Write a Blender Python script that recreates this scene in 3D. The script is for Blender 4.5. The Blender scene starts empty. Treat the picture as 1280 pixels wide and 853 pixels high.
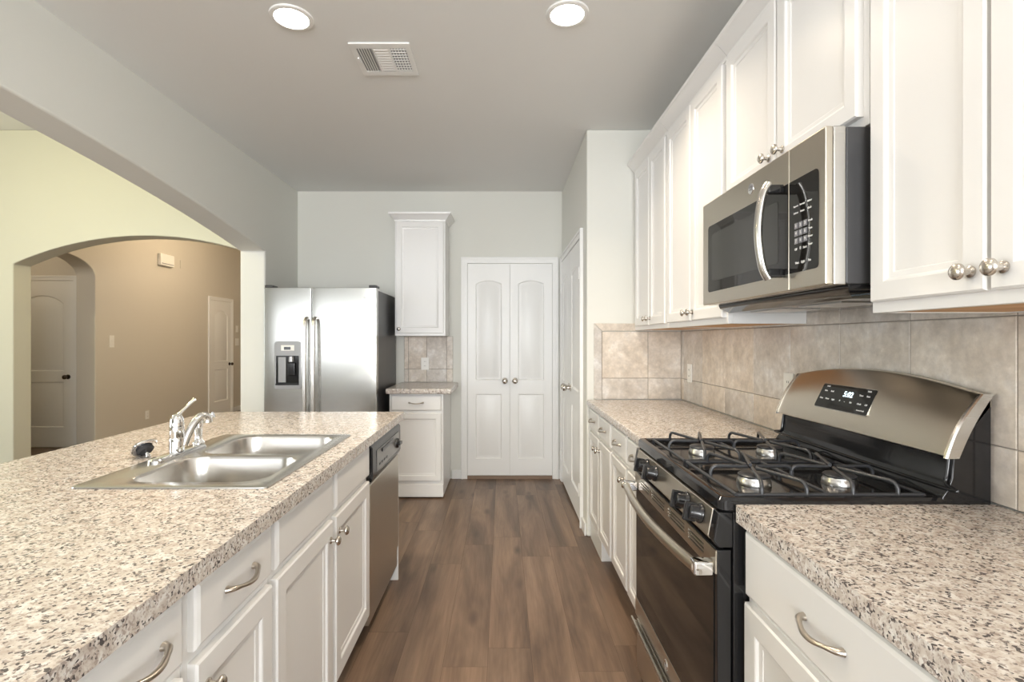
import bpy, bmesh, math, random
from mathutils import Vector, Matrix
random.seed(7)
PI = math.pi
S = bpy.context.scene
COL = S.collection

# ------------------------------------------------------------------ camera
FPX = 640.0
cam_d = bpy.data.cameras.new('camera'); cam = bpy.data.objects.new('camera', cam_d); COL.objects.link(cam)
cam_d.sensor_width = 36; cam_d.lens = 36 * FPX / 1280
cam_d.shift_x = 12 / 1280; cam_d.shift_y = -1.5 / 1280
cam_d.clip_start = 0.02
cam.location = (0, 0, 1.31); cam.rotation_euler = (PI / 2, 0, 0)
S.camera = cam

# ------------------------------------------------------------------ world, lights, exposure
S.view_settings.view_transform = 'Standard'; S.view_settings.look = 'None'
S.view_settings.gamma = 1; S.view_settings.use_curve_mapping = False
S.view_settings.exposure = 0.2
S.cycles.use_denoising = True
S.cycles.max_bounces = 8; S.cycles.diffuse_bounces = 5; S.cycles.glossy_bounces = 4
S.cycles.sample_clamp_indirect = 8
S.cycles.caustics_reflective = False; S.cycles.caustics_refractive = False
W = bpy.data.worlds.new('world'); S.world = W; W.use_nodes = True
W.node_tree.nodes['Background'].inputs[0].default_value = (0.75, 0.87, 1.0, 1)
W.node_tree.nodes['Background'].inputs[1].default_value = 1.0

def area(name, loc, rot, sx, sy, power, color):
    l = bpy.data.lights.new(name, 'AREA'); l.shape = 'RECTANGLE'; l.size = sx; l.size_y = sy
    l.energy = power; l.color = color
    o = bpy.data.objects.new(name, l); o.location = loc; o.rotation_euler = rot; COL.objects.link(o)
    return o
# daylight entering through the windows behind the photographer and in the living room, plus one added fill from the right
DAY = (0.97, 0.985, 1.0)
area('daylight_and_fill', (-0.35, -4.80, 1.45), (PI / 2 + .45, 0, 0), 2.7, 1.9, 330, DAY)
area('daylight_and_fill', (-4.4, -4.80, 1.45), (PI / 2, 0, 0), 3.2, 1.9, 72, DAY)
area('daylight_and_fill', (-7.0, 0.6, 1.5), (PI / 2 + .25, 0, -PI / 2), 3.2, 2.0, 135, DAY)

area('daylight_and_fill', (1.46, -2.7, 1.5), (PI / 2 + .3, 0, PI / 2), 2.0, 1.8, 120, DAY)  # added fill at an invented right-wall window, lifts left wall and island fronts

def lamp(name, loc, power, color, r=0.1, spot=None):
    l = bpy.data.lights.new(name, 'SPOT' if spot else 'POINT')
    l.energy = power; l.color = color; l.shadow_soft_size = r
    if spot: l.spot_size = spot; l.spot_blend = 0.6
    o = bpy.data.objects.new(name, l); o.location = loc; COL.objects.link(o)
    return o
lamp('living_room_lamp', (-4.0, 2.6, 2.75), 62, (1.0, 0.90, 0.48), 0.12)
lamp('hall_lamp', (-3.4, 7.3, 2.95), 66, (1.0, 0.79, 0.54), 0.12)
lamp('nook_fill_light', (-5.8, 5.55, 2.6), 7, (1.0, 0.82, 0.62), 0.1)  # added fill to lift the dim nook door, no known fixture there

# ------------------------------------------------------------------ materials
def mat(name, color=(.8, .8, .8), rough=.5, metal=0., spec=.5, coat=0., emit=None, es=0.):
    m = bpy.data.materials.new(name); m.use_nodes = True
    b = m.node_tree.nodes['Principled BSDF']
    b.inputs['Base Color'].default_value = (*color, 1)
    b.inputs['Roughness'].default_value = rough
    b.inputs['Metallic'].default_value = metal
    b.inputs['Specular IOR Level'].default_value = spec
    b.inputs['Coat Weight'].default_value = coat
    if emit:
        b.inputs['Emission Color'].default_value = (*emit, 1); b.inputs['Emission Strength'].default_value = es
    return m
def nn(m, t, **kw):
    n = m.node_tree.nodes.new(t)
    for k, v in kw.items(): setattr(n, k, v)
    return n
def ln(m, a, b): m.node_tree.links.new(a, b)
def bsdf(m): return m.node_tree.nodes['Principled BSDF']
def coords(m, scale=(1, 1, 1), kind='Object'):
    tc = nn(m, 'ShaderNodeTexCoord'); mp = nn(m, 'ShaderNodeMapping')
    mp.inputs['Scale'].default_value = scale
    ln(m, tc.outputs[kind], mp.inputs['Vector']); return mp.outputs[0]
def noise(m, vec, scale, detail=3, rough=.5, dist=0.):
    n = nn(m, 'ShaderNodeTexNoise'); n.inputs['Scale'].default_value = scale
    n.inputs['Detail'].default_value = detail; n.inputs['Roughness'].default_value = rough
    n.inputs['Distortion'].default_value = dist
    ln(m, vec, n.inputs['Vector']); return n
def ramp(m, fac, stops, interp='LINEAR'):
    r = nn(m, 'ShaderNodeValToRGB'); r.color_ramp.interpolation = interp
    els = r.color_ramp.elements
    while len(els) < len(stops): els.new(.5)
    for e, (p, c) in zip(els, stops):
        e.position = p; e.color = (*c, 1) if len(c) == 3 else c
    ln(m, fac, r.inputs[0]); return r.outputs[0]
def mix(m, fac, a, b, blend='MIX'):
    n = nn(m, 'ShaderNodeMix', data_type='RGBA', blend_type=blend)
    for sock, v in ((n.inputs[0], fac), (n.inputs[6], a), (n.inputs[7], b)):
        if isinstance(v, (int, float)): sock.default_value = v
        elif isinstance(v, tuple): sock.default_value = (*v, 1)
        else: ln(m, v, sock)
    return n.outputs[2]
def bump(m, h, strength=.1, dist=.01):
    n = nn(m, 'ShaderNodeBump'); n.inputs['Strength'].default_value = strength; n.inputs['Distance'].default_value = dist
    ln(m, h, n.inputs['Height']); ln(m, n.outputs[0], bsdf(m).inputs['Normal'])

def plaster(name, col, rough=.75):
    m = mat(name, col, rough, spec=.3)
    v = coords(m); n = noise(m, v, 120, 2); bump(m, n.outputs[0], .12, .002)
    return m
M_WALL = plaster('wall_paint', (.70, .70, .655))
M_CEIL = plaster('ceiling_paint', (.76, .765, .755))
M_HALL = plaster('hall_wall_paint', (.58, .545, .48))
M_LIV = plaster('living_wall_paint', (.61, .605, .51))
M_TRIM = mat('white_trim_paint', (.80, .80, .785), .35)
M_CAB = mat('white_cabinet_paint', (.77, .765, .755), .32)
v = coords(M_CAB, (8, 8, 1.2)); n = noise(M_CAB, v, 14, 3); bump(M_CAB, n.outputs[0], .03, .002)
M_RAW = mat('raw_wood_underside', (.62, .36, .17), .6)
v = coords(M_RAW, (2, 2, 30)); n = noise(M_RAW, v, 6, 3)
ln(M_RAW, ramp(M_RAW, n.outputs[0], [(.3, (.55, .30, .13)), (.7, (.72, .44, .22))]), bsdf(M_RAW).inputs['Base Color'])
M_CHROME = mat('chrome', (.86, .86, .87), .06, 1)
M_NICKEL = mat('brushed_nickel', (.60, .56, .51), .26, 1)
M_PULL = mat('antique_nickel', (.52, .47, .41), .28, 1)
def steel(name, col, rough, axis_scale, strength=.05):
    m = mat(name, col, rough, 1)
    v = coords(m, axis_scale); n = noise(m, v, 25, 2, .6)
    r = nn(m, 'ShaderNodeMapRange'); r.inputs[3].default_value = rough - .01; r.inputs[4].default_value = rough + .01
    ln(m, n.outputs[0], r.inputs[0]); ln(m, r.outputs[0], bsdf(m).inputs['Roughness'])
    bsdf(m).inputs['Anisotropic'].default_value = .35
    return m
M_STEEL = steel('stainless_steel', (.60, .585, .56), .27, (1, 1, 30))
M_STEELF = steel('fridge_steel', (.60, .60, .58), .20, (.6, 1, 40), .04)
M_STEELD = steel('warm_stainless_steel', (.62, .57, .49), .28, (1, 1, 30))
M_SINK = steel('sink_steel', (.60, .58, .55), .26, (30, 1, 1), .03)
M_BLACK = mat('glossy_black_enamel', (.012, .012, .013), .09)
M_GLASS = mat('black_glass', (.012, .011, .010), .03)
M_DARK = mat('dark_grey_textured_side', (.055, .055, .058), .33)
M_PLASTIC = mat('black_plastic', (.012, .012, .013), .16)
M_IRON = mat('cast_iron_grate', (.045, .047, .052), .34, .2)
M_RUBBER = mat('dark_rubber', (.03, .03, .032), .7)
M_ALU = mat('burner_aluminium', (.62, .61, .60), .28, 1)
M_PLATE = mat('white_plastic_plate', (.80, .79, .75), .35)
M_WHITE = mat('white_print', (.75, .75, .75), .5)
M_GREY = mat('grey_key', (.22, .22, .24), .4)
M_LED = mat('display_digits', (.6, .75, .8), .5, emit=(.75, .92, 1), es=1.6)
M_LENS = mat('lit_lamp_lens', (1, 1, 1), .5, emit=(1, .93, .80), es=16)
M_SILVER = mat('silver_grey_plastic', (.34, .34, .34), .32, .6)
M_BRONZE = mat('dark_bronze_knob', (.10, .08, .07), .25, 1)

# granite
M_GRAN = mat('speckled_granite', (.7, .65, .6), .17, spec=.5)
v = coords(M_GRAN)
n1 = noise(M_GRAN, v, 55, 4, .6, .4)
base = ramp(M_GRAN, n1.outputs[0], [(.34, (.47, .405, .355)), (.50, (.60, .55, .50)), (.64, (.72, .70, .67))])
vo = nn(M_GRAN, 'ShaderNodeTexVoronoi'); vo.inputs['Scale'].default_value = 225; ln(M_GRAN, v, vo.inputs['Vector'])
sep = nn(M_GRAN, 'ShaderNodeSeparateColor'); ln(M_GRAN, vo.outputs['Color'], sep.inputs[0])
n2 = noise(M_GRAN, v, 42, 2)
ad = nn(M_GRAN, 'ShaderNodeMath', operation='MULTIPLY_ADD'); ln(M_GRAN, n2.outputs[0], ad.inputs[0]); ad.inputs[1].default_value = .9
ln(M_GRAN, sep.outputs[0], ad.inputs[2])
dk = ramp(M_GRAN, ad.outputs[0], [(.0, (0, 0, 0)), (.50, (0, 0, 0))])
r1 = nn(M_GRAN, 'ShaderNodeMapRange'); r1.inputs[1].default_value = 1.23; r1.inputs[2].default_value = 1.34; ln(M_GRAN, ad.outputs[0], r1.inputs[0])
c1 = mix(M_GRAN, r1.outputs[0], base, (.09, .08, .08))
n3 = noise(M_GRAN, v, 150, 2, .6)
r2 = nn(M_GRAN, 'ShaderNodeMapRange'); r2.inputs[1].default_value = .54; r2.inputs[2].default_value = .61; r2.inputs[4].default_value = .8; ln(M_GRAN, n3.outputs[0], r2.inputs[0])
c2 = mix(M_GRAN, r2.outputs[0], c1, (.34, .28, .25))
ln(M_GRAN, c2, bsdf(M_GRAN).inputs['Base Color'])

# wood plank floor
M_FLOOR = mat('oak_plank_vinyl', (.3, .2, .14), .38, spec=.4)
geo = nn(M_FLOOR, 'ShaderNodeNewGeometry'); tc = nn(M_FLOOR, 'ShaderNodeTexCoord')
cmb = nn(M_FLOOR, 'ShaderNodeCombineXYZ')
mu = nn(M_FLOOR, 'ShaderNodeMath', operation='MULTIPLY'); mu.inputs[1].default_value = 37.0
ln(M_FLOOR, geo.outputs['Random Per Island'], mu.inputs[0])
ln(M_FLOOR, mu.outputs[0], cmb.inputs[0]); ln(M_FLOOR, mu.outputs[0], cmb.inputs[1]); ln(M_FLOOR, mu.outputs[0], cmb.inputs[2])
va = nn(M_FLOOR, 'ShaderNodeVectorMath', operation='ADD'); ln(M_FLOOR, tc.outputs['Object'], va.inputs[0]); ln(M_FLOOR, cmb.outputs[0], va.inputs[1])
def fmap(sc):
    mp = nn(M_FLOOR, 'ShaderNodeMapping'); mp.inputs['Scale'].default_value = sc; ln(M_FLOOR, va.outputs[0], mp.inputs['Vector']); return mp.outputs[0]
g1 = noise(M_FLOOR, fmap((7, .8, 1)), 1.0, 4, .6, .6)
g2 = noise(M_FLOOR, fmap((70, 2.2, 1)), 1.6, 4, .65, .3)
cA = ramp(M_FLOOR, g1.outputs[0], [(.30, (.095, .063, .044)), (.44, (.155, .102, .070)), (.58, (.225, .152, .104)), (.74, (.30, .205, .142))])
cB = ramp(M_FLOOR, g2.outputs[0], [(.3, (.85, .84, .83)), (.7, (1.08, 1.08, 1.08))])
cC = mix(M_FLOOR, 1.0, cA, cB, 'MULTIPLY')
isl = ramp(M_FLOOR, geo.outputs['Random Per Island'], [(0, (.80, .80, .81)), (1, (1.10, 1.08, 1.06))])
cD = mix(M_FLOOR, 1.0, cC, isl, 'MULTIPLY')
vk = nn(M_FLOOR, 'ShaderNodeTexVoronoi'); vk.inputs['Scale'].default_value = 1; ln(M_FLOOR, fmap((6.5, 2.3, 1)), vk.inputs['Vector'])
rk = nn(M_FLOOR, 'ShaderNodeMapRange'); rk.inputs[1].default_value = .03; rk.inputs[2].default_value = .20; rk.inputs[3].default_value = .85; rk.inputs[4].default_value = 0
ln(M_FLOOR, vk.outputs['Distance'], rk.inputs[0])
cE = mix(M_FLOOR, rk.outputs[0], cD, (.07, .045, .032))
ln(M_FLOOR, cE, bsdf(M_FLOOR).inputs['Base Color']); bump(M_FLOOR, g2.outputs[0], .08, .002)
M_THR = mat('dark_wood_threshold', (.22, .15, .10), .5)
M_GAP = mat('plank_gap', (.05, .035, .025), .7)

# stone-look tile
M_TILE = mat('travertine_look_tile', (.55, .5, .44), .38, spec=.35)
geo = nn(M_TILE, 'ShaderNodeNewGeometry'); tc = nn(M_TILE, 'ShaderNodeTexCoord')
sc_ = nn(M_TILE, 'ShaderNodeVectorMath', operation='SCALE'); sc_.inputs[0].default_value = (11, 17, 23); ln(M_TILE, geo.outputs['Random Per Island'], sc_.inputs['Scale'])
va2 = nn(M_TILE, 'ShaderNodeVectorMath', operation='ADD'); ln(M_TILE, tc.outputs['Object'], va2.inputs[0]); ln(M_TILE, sc_.outputs[0], va2.inputs[1])
t1 = noise(M_TILE, va2.outputs[0], 7, 7, .68, .25); t2 = noise(M_TILE, va2.outputs[0], 34, 5, .65, .1)
cA = ramp(M_TILE, t1.outputs[0], [(.30, (.47, .415, .355)), (.46, (.58, .525, .46)), (.56, (.64, .59, .53)), (.68, (.74, .71, .67))])
cB = ramp(M_TILE, t2.outputs[0], [(.30, (.84, .84, .85)), (.62, (1.05, 1.05, 1.05)), (.75, (1.22, 1.24, 1.26))])
cC = mix(M_TILE, 1.0, cA, cB, 'MULTIPLY')
isl = ramp(M_TILE, geo.outputs['Random Per Island'], [(0, (.93, .95, .98)), (1, (1.08, 1.04, .99))])
ln(M_TILE, mix(M_TILE, 1.0, cC, isl, 'MULTIPLY'), bsdf(M_TILE).inputs['Base Color'])
M_GROUT = mat('tile_grout', (.27, .24, .21), .8)

# ------------------------------------------------------------------ mesh helpers
class MB:
    def __init__(s): s.bm = bmesh.new()
    def box(s, x0, x1, y0, y1, z0, z1):
        vs = [s.bm.verts.new((x, y, z)) for x in (x0, x1) for y in (y0, y1) for z in (z0, z1)]
        for f in ((0, 1, 3, 2), (4, 6, 7, 5), (0, 4, 5, 1), (2, 3, 7, 6), (0, 2, 6, 4), (1, 5, 7, 3)):
            s.bm.faces.new([vs[i] for i in f])
        return s
    def loop(s, pts): return [s.bm.verts.new(p) for p in pts]
    def bridge(s, a, b, closed=True):
        n = len(a)
        for i in range(n if closed else n - 1):
            j = (i + 1) % n
            try: s.bm.faces.new((a[i], a[j], b[j], b[i]))
            except ValueError: pass
    def cap(s, a):
        if len(a) > 2: s.bm.faces.new(a)
    def fill(s, loops):
        es = []
        for l in loops:
            for i in range(len(l)):
                a, b = l[i], l[(i + 1) % len(l)]
                e = s.bm.edges.get((a, b)) or s.bm.edges.new((a, b)); es.append(e)
        bmesh.ops.triangle_fill(s.bm, use_beauty=True, use_dissolve=False, edges=es)
    def plate(s, loops, mp, d0, d1):
        A = [s.loop([mp(u, v, d0) for u, v in l]) for l in loops]
        B = [s.loop([mp(u, v, d1) for u, v in l]) for l in loops]
        s.fill(A); s.fill(B)
        for a, b in zip(A, B): s.bridge(a, b)
        return s
    def prism(s, poly, mp, d0, d1):
        a = s.loop([mp(u, v, d0) for u, v in poly]); b = s.loop([mp(u, v, d1) for u, v in poly])
        s.cap(a); s.cap(b); s.bridge(a, b); return s
    def rings(s, loops3, cap0=True, cap1=True):
        L = [s.loop(l) for l in loops3]
        for a, b in zip(L, L[1:]): s.bridge(a, b)
        if cap0: s.cap(L[0])
        if cap1: s.cap(L[-1])
        return s
    def lathe(s, prof, o, ax, seg=24):
        ax = Vector(ax).normalized(); o = Vector(o)
        t = Vector((0, 0, 1)) if abs(ax.z) < .9 else Vector((1, 0, 0))
        u = ax.cross(t).normalized(); w = ax.cross(u)
        L = []
        for r, h in prof:
            if r < 1e-6: L.append([s.bm.verts.new(o + ax * h)])
            else: L.append([s.bm.verts.new(o + ax * h + (u * math.cos(2 * PI * k / seg) + w * math.sin(2 * PI * k / seg)) * r) for k in range(seg)])
        for a, b in zip(L, L[1:]):
            if len(a) == 1 and len(b) == 1: continue
            if len(a) == 1 or len(b) == 1:
                c, q = (a, b) if len(a) == 1 else (b, a)
                for k in range(seg): s.bm.faces.new((c[0], q[k], q[(k + 1) % seg]))
            else: s.bridge(a, b)
        if len(L[0]) > 1: s.cap(L[0])
        if len(L[-1]) > 1: s.cap(L[-1])
        return s
    def tube(s, pts, r, seg=10, flat=1.0, up=None):
        pts = [Vector(p) for p in pts]; n = len(pts)
        rs = r if isinstance(r, (list, tuple)) else [r] * n
        ref = Vector(up) if up else None
        L = []; prev = None
        for i, p in enumerate(pts):
            t = (pts[min(i + 1, n - 1)] - pts[max(i - 1, 0)]).normalized()
            if ref: u = (ref - t * ref.dot(t)).normalized()
            elif prev is None:
                a = Vector((0, 0, 1)) if abs(t.z) < .9 else Vector((1, 0, 0)); u = (a - t * a.dot(t)).normalized()
            else: u = (prev - t * prev.dot(t)).normalized()
            prev = u; w = t.cross(u)
            L.append([p + u * math.cos(2 * PI * k / seg) * rs[i] * flat + w * math.sin(2 * PI * k / seg) * rs[i] for k in range(seg)])
        return s.rings(L)
    def obj(s, name, m, parent=None, bevel=0, seg=2, smooth=True, ang=40, mats=None):
        bmesh.ops.recalc_face_normals(s.bm, faces=s.bm.faces)
        me = bpy.data.meshes.new(name); s.bm.to_mesh(me); s.bm.free()
        me.materials.append(m)
        for x in mats or []: me.materials.append(x)
        o = bpy.data.objects.new(name, me); COL.objects.link(o)
        if parent: o.parent = parent
        if bevel:
            b = o.modifiers.new('bevel', 'BEVEL'); b.width = bevel; b.segments = seg; b.limit_method = 'ANGLE'; b.angle_limit = math.radians(50)
        if smooth:
            me.polygons.foreach_set('use_smooth', [True] * len(me.polygons))
            me.set_sharp_from_angle(angle=math.radians(ang)) if not bevel else None
            if bevel:
                w = o.modifiers.new('wn', 'WEIGHTED_NORMAL'); w.keep_sharp = True
        me.update(); return o

def smooth_pts(P, n=6):
    P = [Vector(p) for p in P]; out = []
    for i in range(len(P) - 1):
        a = P[max(i - 1, 0)]; b = P[i]; c = P[i + 1]; d = P[min(i + 2, len(P) - 1)]
        for k in range(n):
            t = k / n
            out.append(.5 * ((2 * b) + (c - a) * t + (2 * a - 5 * b + 4 * c - d) * t * t + (3 * b - a - 3 * c + d) * t ** 3))
    out.append(P[-1]); return out
def rrect(x0, x1, y0, y1, r, n=5):
    if not isinstance(r, (list, tuple)): r = [r] * 4
    out = []
    for (cx, cy, a0), rr in zip(((x1, y0, -90), (x1, y1, 0), (x0, y1, 90), (x0, y0, 180)), r):
        sx = -1 if cx == x1 else 1; sy = 1 if cy == y0 else -1
        if rr < 1e-6: out.append((cx, cy)); continue
        ox, oy = cx + sx * rr, cy + sy * rr
        for k in range(n + 1):
            a = math.radians(a0 + 90 * k / n); out.append((ox + rr * math.cos(a), oy + rr * math.sin(a)))
    return out
def rect(x0, x1, y0, y1): return [(x0, y0), (x1, y0), (x1, y1), (x0, y1)]
XZ = lambda u, v, d: (u, d, v)       # plate in the x-z plane, depth along y
YZ = lambda u, v, d: (d, u, v)       # plate in the y-z plane, depth along x
XY = lambda u, v, d: (u, v, d)

def tag(o, label=None, cat=None, group=None, kind=None):
    for k, x in (('label', label), ('category', cat), ('group', group), ('kind', kind)):
        if x: o[k] = x
    return o
def root(name, label, cat, loc=(0, 0, 0), rot=0, group=None, kind=None):
    o = bpy.data.objects.new(name, None); o.empty_display_size = .1; COL.objects.link(o)
    o.location = loc; o.rotation_euler = (0, 0, rot)
    return tag(o, label, cat, group, kind)
def struct(o, label=None, cat=None):
    return tag(o, label, cat, None, 'structure')
def text_mesh(name, body, size, m, parent, loc, xdir, updir, depth=.0006, align='CENTER', bold=0.0):
    cu = bpy.data.curves.new(name, 'FONT'); cu.body = body; cu.size = size; cu.align_x = align; cu.align_y = 'CENTER'
    cu.extrude = depth / 2; cu.offset = bold; cu.resolution_u = 3
    t = bpy.data.objects.new('tmp', cu); COL.objects.link(t)
    me = bpy.data.meshes.new_from_object(t.evaluated_get(bpy.context.evaluated_depsgraph_get()))
    bpy.data.objects.remove(t); me.name = name; me.materials.clear(); me.materials.append(m)
    X = Vector(xdir).normalized(); Z = X.cross(Vector(updir)).normalized(); Y = Z.cross(X)
    R = Matrix((X, Y, Z)).transposed().to_4x4(); R.translation = Vector(loc)
    me.transform(R)
    o = bpy.data.objects.new(name, me); COL.objects.link(o)
    if parent: o.parent = parent
    return o

# ------------------------------------------------------------------ room dimensions
XR, XL, XLL, YB, H = 1.196, -1.93, -2.135, 4.83, 2.71
HV = 3.30; YN = -4.6; YLV = 4.85; YLV2 = 5.04; XLIV = -6.8; YH = 10.6

# floor
mb = MB()
x = XLIV - .1
col = 0
while x < XR + .05:
    y = YN - .2 - random.random() * 1.1
    while y < YH:
        L = 1.22
        v4 = [mb.bm.verts.new(p) for p in ((x + .0005, y + .0006, 0), (x + .1795, y + .0006, 0), (x + .1795, y + L - .0006, 0), (x + .0005, y + L - .0006, 0))]
        mb.bm.faces.new(v4)
        y += L
    x += .18; col += 1
fl = mb.obj('floor', M_FLOOR, smooth=False)
struct(fl, 'brown oak-look plank floor running the length of the kitchen', 'floor')
MB().box(XLIV - .3, XR + .3, YN - .3, YH + .3, -.06, -.0015).obj('floor_slab', M_GAP, fl, smooth=False)

# ceilings
struct(MB().box(XL - .1, XR + .15, YN - .1, YB + .15, H, H + .12).obj('ceiling', M_CEIL), 'flat grey-white kitchen ceiling', 'ceiling')
struct(MB().box(XLIV - .1, XLL, YN - .1, YH + .1, HV, HV + .1).obj('ceiling', M_CEIL), 'higher ceiling of the room beyond the left arch', 'ceiling')

# left wall with wide arch
def arc_pts(y0, y1, f, n=40): return [(y0 + (y1 - y0) * k / n, f(y0 + (y1 - y0) * k / n)) for k in range(n + 1)]
top = lambda y: 2.307 - .0304 * (y - 1.153) ** 2
lp = [(YN, 0), (-1.858, 0)] + arc_pts(-1.858, 4.164, top) + [(4.164, 0), (YB + .12, 0), (YB + .12, HV), (YN, HV)]
struct(MB().plate([lp], YZ, XLL, XL).obj('wall_left', M_WALL, bevel=.014, seg=3), 'pale grey kitchen wall with a wide low arch opening', 'wall')
# kitchen back, pantry block and right walls
struct(MB().box(XL, XR + .12, YB, YB + .12, 0, H).obj('wall_back', M_WALL), 'grey end wall behind the fridge and double doors', 'wall')
struct(MB().box(.561, XR, 3.405, YB, 0, H).obj('wall_pantry', M_WALL, bevel=.010, seg=3), 'projecting pantry wall beside the far counter', 'wall')
struct(MB().plate([rect(YN, YB, 0, H), rect(-3.65, -1.75, .6, 2.35)], YZ, XR, XR + .12).obj('wall_right', M_WALL), 'right kitchen wall behind range and cabinets', 'wall')  # opening behind the viewpoint is added to let in the right-hand fill
# wall behind the camera with two big windows
def win_wall(name, x0, x1, h, wins):
    return MB().plate([rect(x0, x1, 0, h)] + [rect(*w) for w in wins], XZ, YN - .14, YN).obj(name, M_WALL)
struct(win_wall('wall_front', XL - .02, XR + .12, H, [(-1.6, .9, .55, 2.35)]), 'kitchen wall behind the viewpoint', 'wall')
struct(win_wall('wall_front', XLIV, XLL, HV, [(-5.75, -3.05, .90, 2.08)]), 'living room window wall behind the viewpoint', 'wall')
def window_frame(name, mp, u0, u1, v0, v1, d0, d1, nu, nv):
    t = .05; holes = []
    for i in range(nu):
        for j in range(nv):
            a = u0 + (u1 - u0) * i / nu + t / 2; b = u0 + (u1 - u0) * (i + 1) / nu - t / 2
            c = v0 + (v1 - v0) * j / nv + t / 2; d = v0 + (v1 - v0) * (j + 1) / nv - t / 2
            holes.append(rect(a, b, c, d))
    return struct(MB().plate([rect(u0, u1, v0, v1)] + holes, mp, d0, d1).obj(name, M_TRIM), 'unseen white framed window behind the viewpoint', 'window')
window_frame('window_1', XZ, -1.598, .898, .552, 2.348, YN - .10, YN - .05, 3, 2)
window_frame('window_2', XZ, -5.748, -3.052, .902, 2.078, YN - .10, YN - .05, 3, 2)
window_frame('window_fill', YZ, -3.648, -1.752, .602, 2.348, XR + .05, XR + .10, 2, 2)  # invented window, added to frame the fill light from the right
struct(MB().plate([rect(YN, YLV, 0, HV), rect(-.9, 2.1, .55, 2.45)], YZ, XLIV - .12, XLIV).obj('wall_living', M_LIV), 'outer wall of the room beyond the arch', 'wall')
window_frame('window_3', YZ, -.898, 2.098, .552, 2.448, XLIV - .10, XLIV - .05, 3, 2)
# living-room end wall with arch into the hall
xc, hw = -3.385, 1.25
def arch2(x):
    R = (hw * hw + .267 ** 2) / (2 * .267); return 2.03 + math.sqrt(R * R - (x - xc) ** 2) - (R - .267)
lp = [(XLIV - .1, 0), (xc - hw, 0)] + arc_pts(xc - hw, xc + hw - .001, arch2, 32) + [(XLL - .0005, HV), (XLIV - .1, HV)]
struct(MB().plate([lp], XZ, YLV, YLV2).obj('wall_living', M_LIV, bevel=.010, seg=3), 'pale yellow-lit wall with an arch opening to the hall', 'wall')
# hall long wall with small arch on its left end
HX = -4.9
def arch3(y):
    return 2.07 + .225 * math.sqrt(max(0, 1 - ((y - 5.63) / .531) ** 2))
lp = [(YLV2, 0), (5.10, 0)] + arc_pts(5.10, 6.16, arch3, 28) + [(6.16, 0), (YH, 0), (YH, HV), (YLV2, HV)]
struct(MB().plate([lp], YZ, HX - .23, HX).obj('wall_hall', M_HALL, bevel=.010, seg=3), 'tan hall wall with a narrow arch at its left end', 'wall')
struct(MB().box(HX - 1.8, HX - .231, 6.22, 6.34, 0, HV).obj('wall_nook', M_HALL), 'shaded wall around the door inside the narrow arch', 'wall')
struct(MB().box(HX - 1.8, HX - 1.7, YLV2, 6.22, 0, HV).obj('wall_nook', M_HALL), 'side wall inside the narrow arch', 'wall')
struct(MB().box(HX, XLL, YH, YH + .12, 0, HV).obj('wall_hall', M_HALL), 'far end wall of the hall', 'wall')
struct(MB().box(XLL, XLL + .12, YB + .12, YH, 0, HV).obj('wall_hall', M_HALL), 'right side wall of the hall', 'wall')

# ------------------------------------------------------------------ interior doors
def arched_panel(x0, x1, z0, z1, rise, d, n=10):
    """panel outline inset by d; top is an arc of height 'rise' (0 = straight)"""
    pts = [(x0 + d, z0 + d), (x1 - d, z0 + d)]
    if rise <= 0: return pts + [(x1 - d, z1 - d), (x0 + d, z1 - d)]
    w = (x1 - x0) / 2; R = (w * w + rise * rise) / (2 * rise); cz = z1 - R; cx = (x0 + x1) / 2
    r = R - d; wd = w - d
    for k in range(n + 1):
        xx = wd - 2 * wd * k / n
        pts.append((cx + xx, cz + math.sqrt(r * r - xx * xx)))
    return pts
def door_leaf(x0, x1, z0, z1, panels, name, m, parent, y=0, th=.035):
    """front face looks along -y at depth y"""
    mb = MB()
    outer = rect(x0, x1, z0, z1)
    O = mb.loop([(u, y, v) for u, v in outer]); Bk = mb.loop([(u, y + th, v) for u, v in outer])
    mb.bridge(O, Bk); mb.cap(Bk)
    holes = []
    for p in panels:
        L = [mb.loop([(u, y + dy, v) for u, v in arched_panel(*p, d)]) for d, dy in ((0, 0), (.010, .010), (.022, .010), (.045, .003))]
        holes.append(L[0])
        for a, b in zip(L, L[1:]): mb.bridge(a, b)
        mb.fill([L[-1]])
    mb.fill([O] + holes)
    return mb.obj(name, m, parent, ang=25)
def lathe_knob(name, m, parent, o, ax, prof, seg=20):
    return MB().lathe(prof, o, ax, seg).obj(name, m, parent, ang=50)
DKNOB = [(.029, 0), (.029, .005), (.012, .010), (.011, .028), (.022, .036), (.027, .048), (.026, .060), (.017, .068), (0, .070)]
def casing(x0, x1, zt, w, m, parent, y=-.018, z0=0):
    """U-shaped casing around an opening x0..x1 up to zt"""
    lp = [(x0 - w, z0), (x0, z0), (x0, zt), (x1, zt), (x1, z0), (x1 + w, z0), (x1 + w, zt + w), (x0 - w, zt + w)]
    mb = MB().plate([lp], XZ, y, -.0005)
    ww = w * .35
    lp = [(x0 - w, z0), (x0 - w + ww, z0), (x0 - w + ww, zt + w - ww), (x1 + w - ww, zt + w - ww), (x1 + w - ww, z0), (x1 + w, z0), (x1 + w, zt + w), (x0 - w, zt + w)]
    mb.plate([lp], XZ, y - .006, y)
    return mb.obj('casing', m, parent, bevel=.002)

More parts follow.
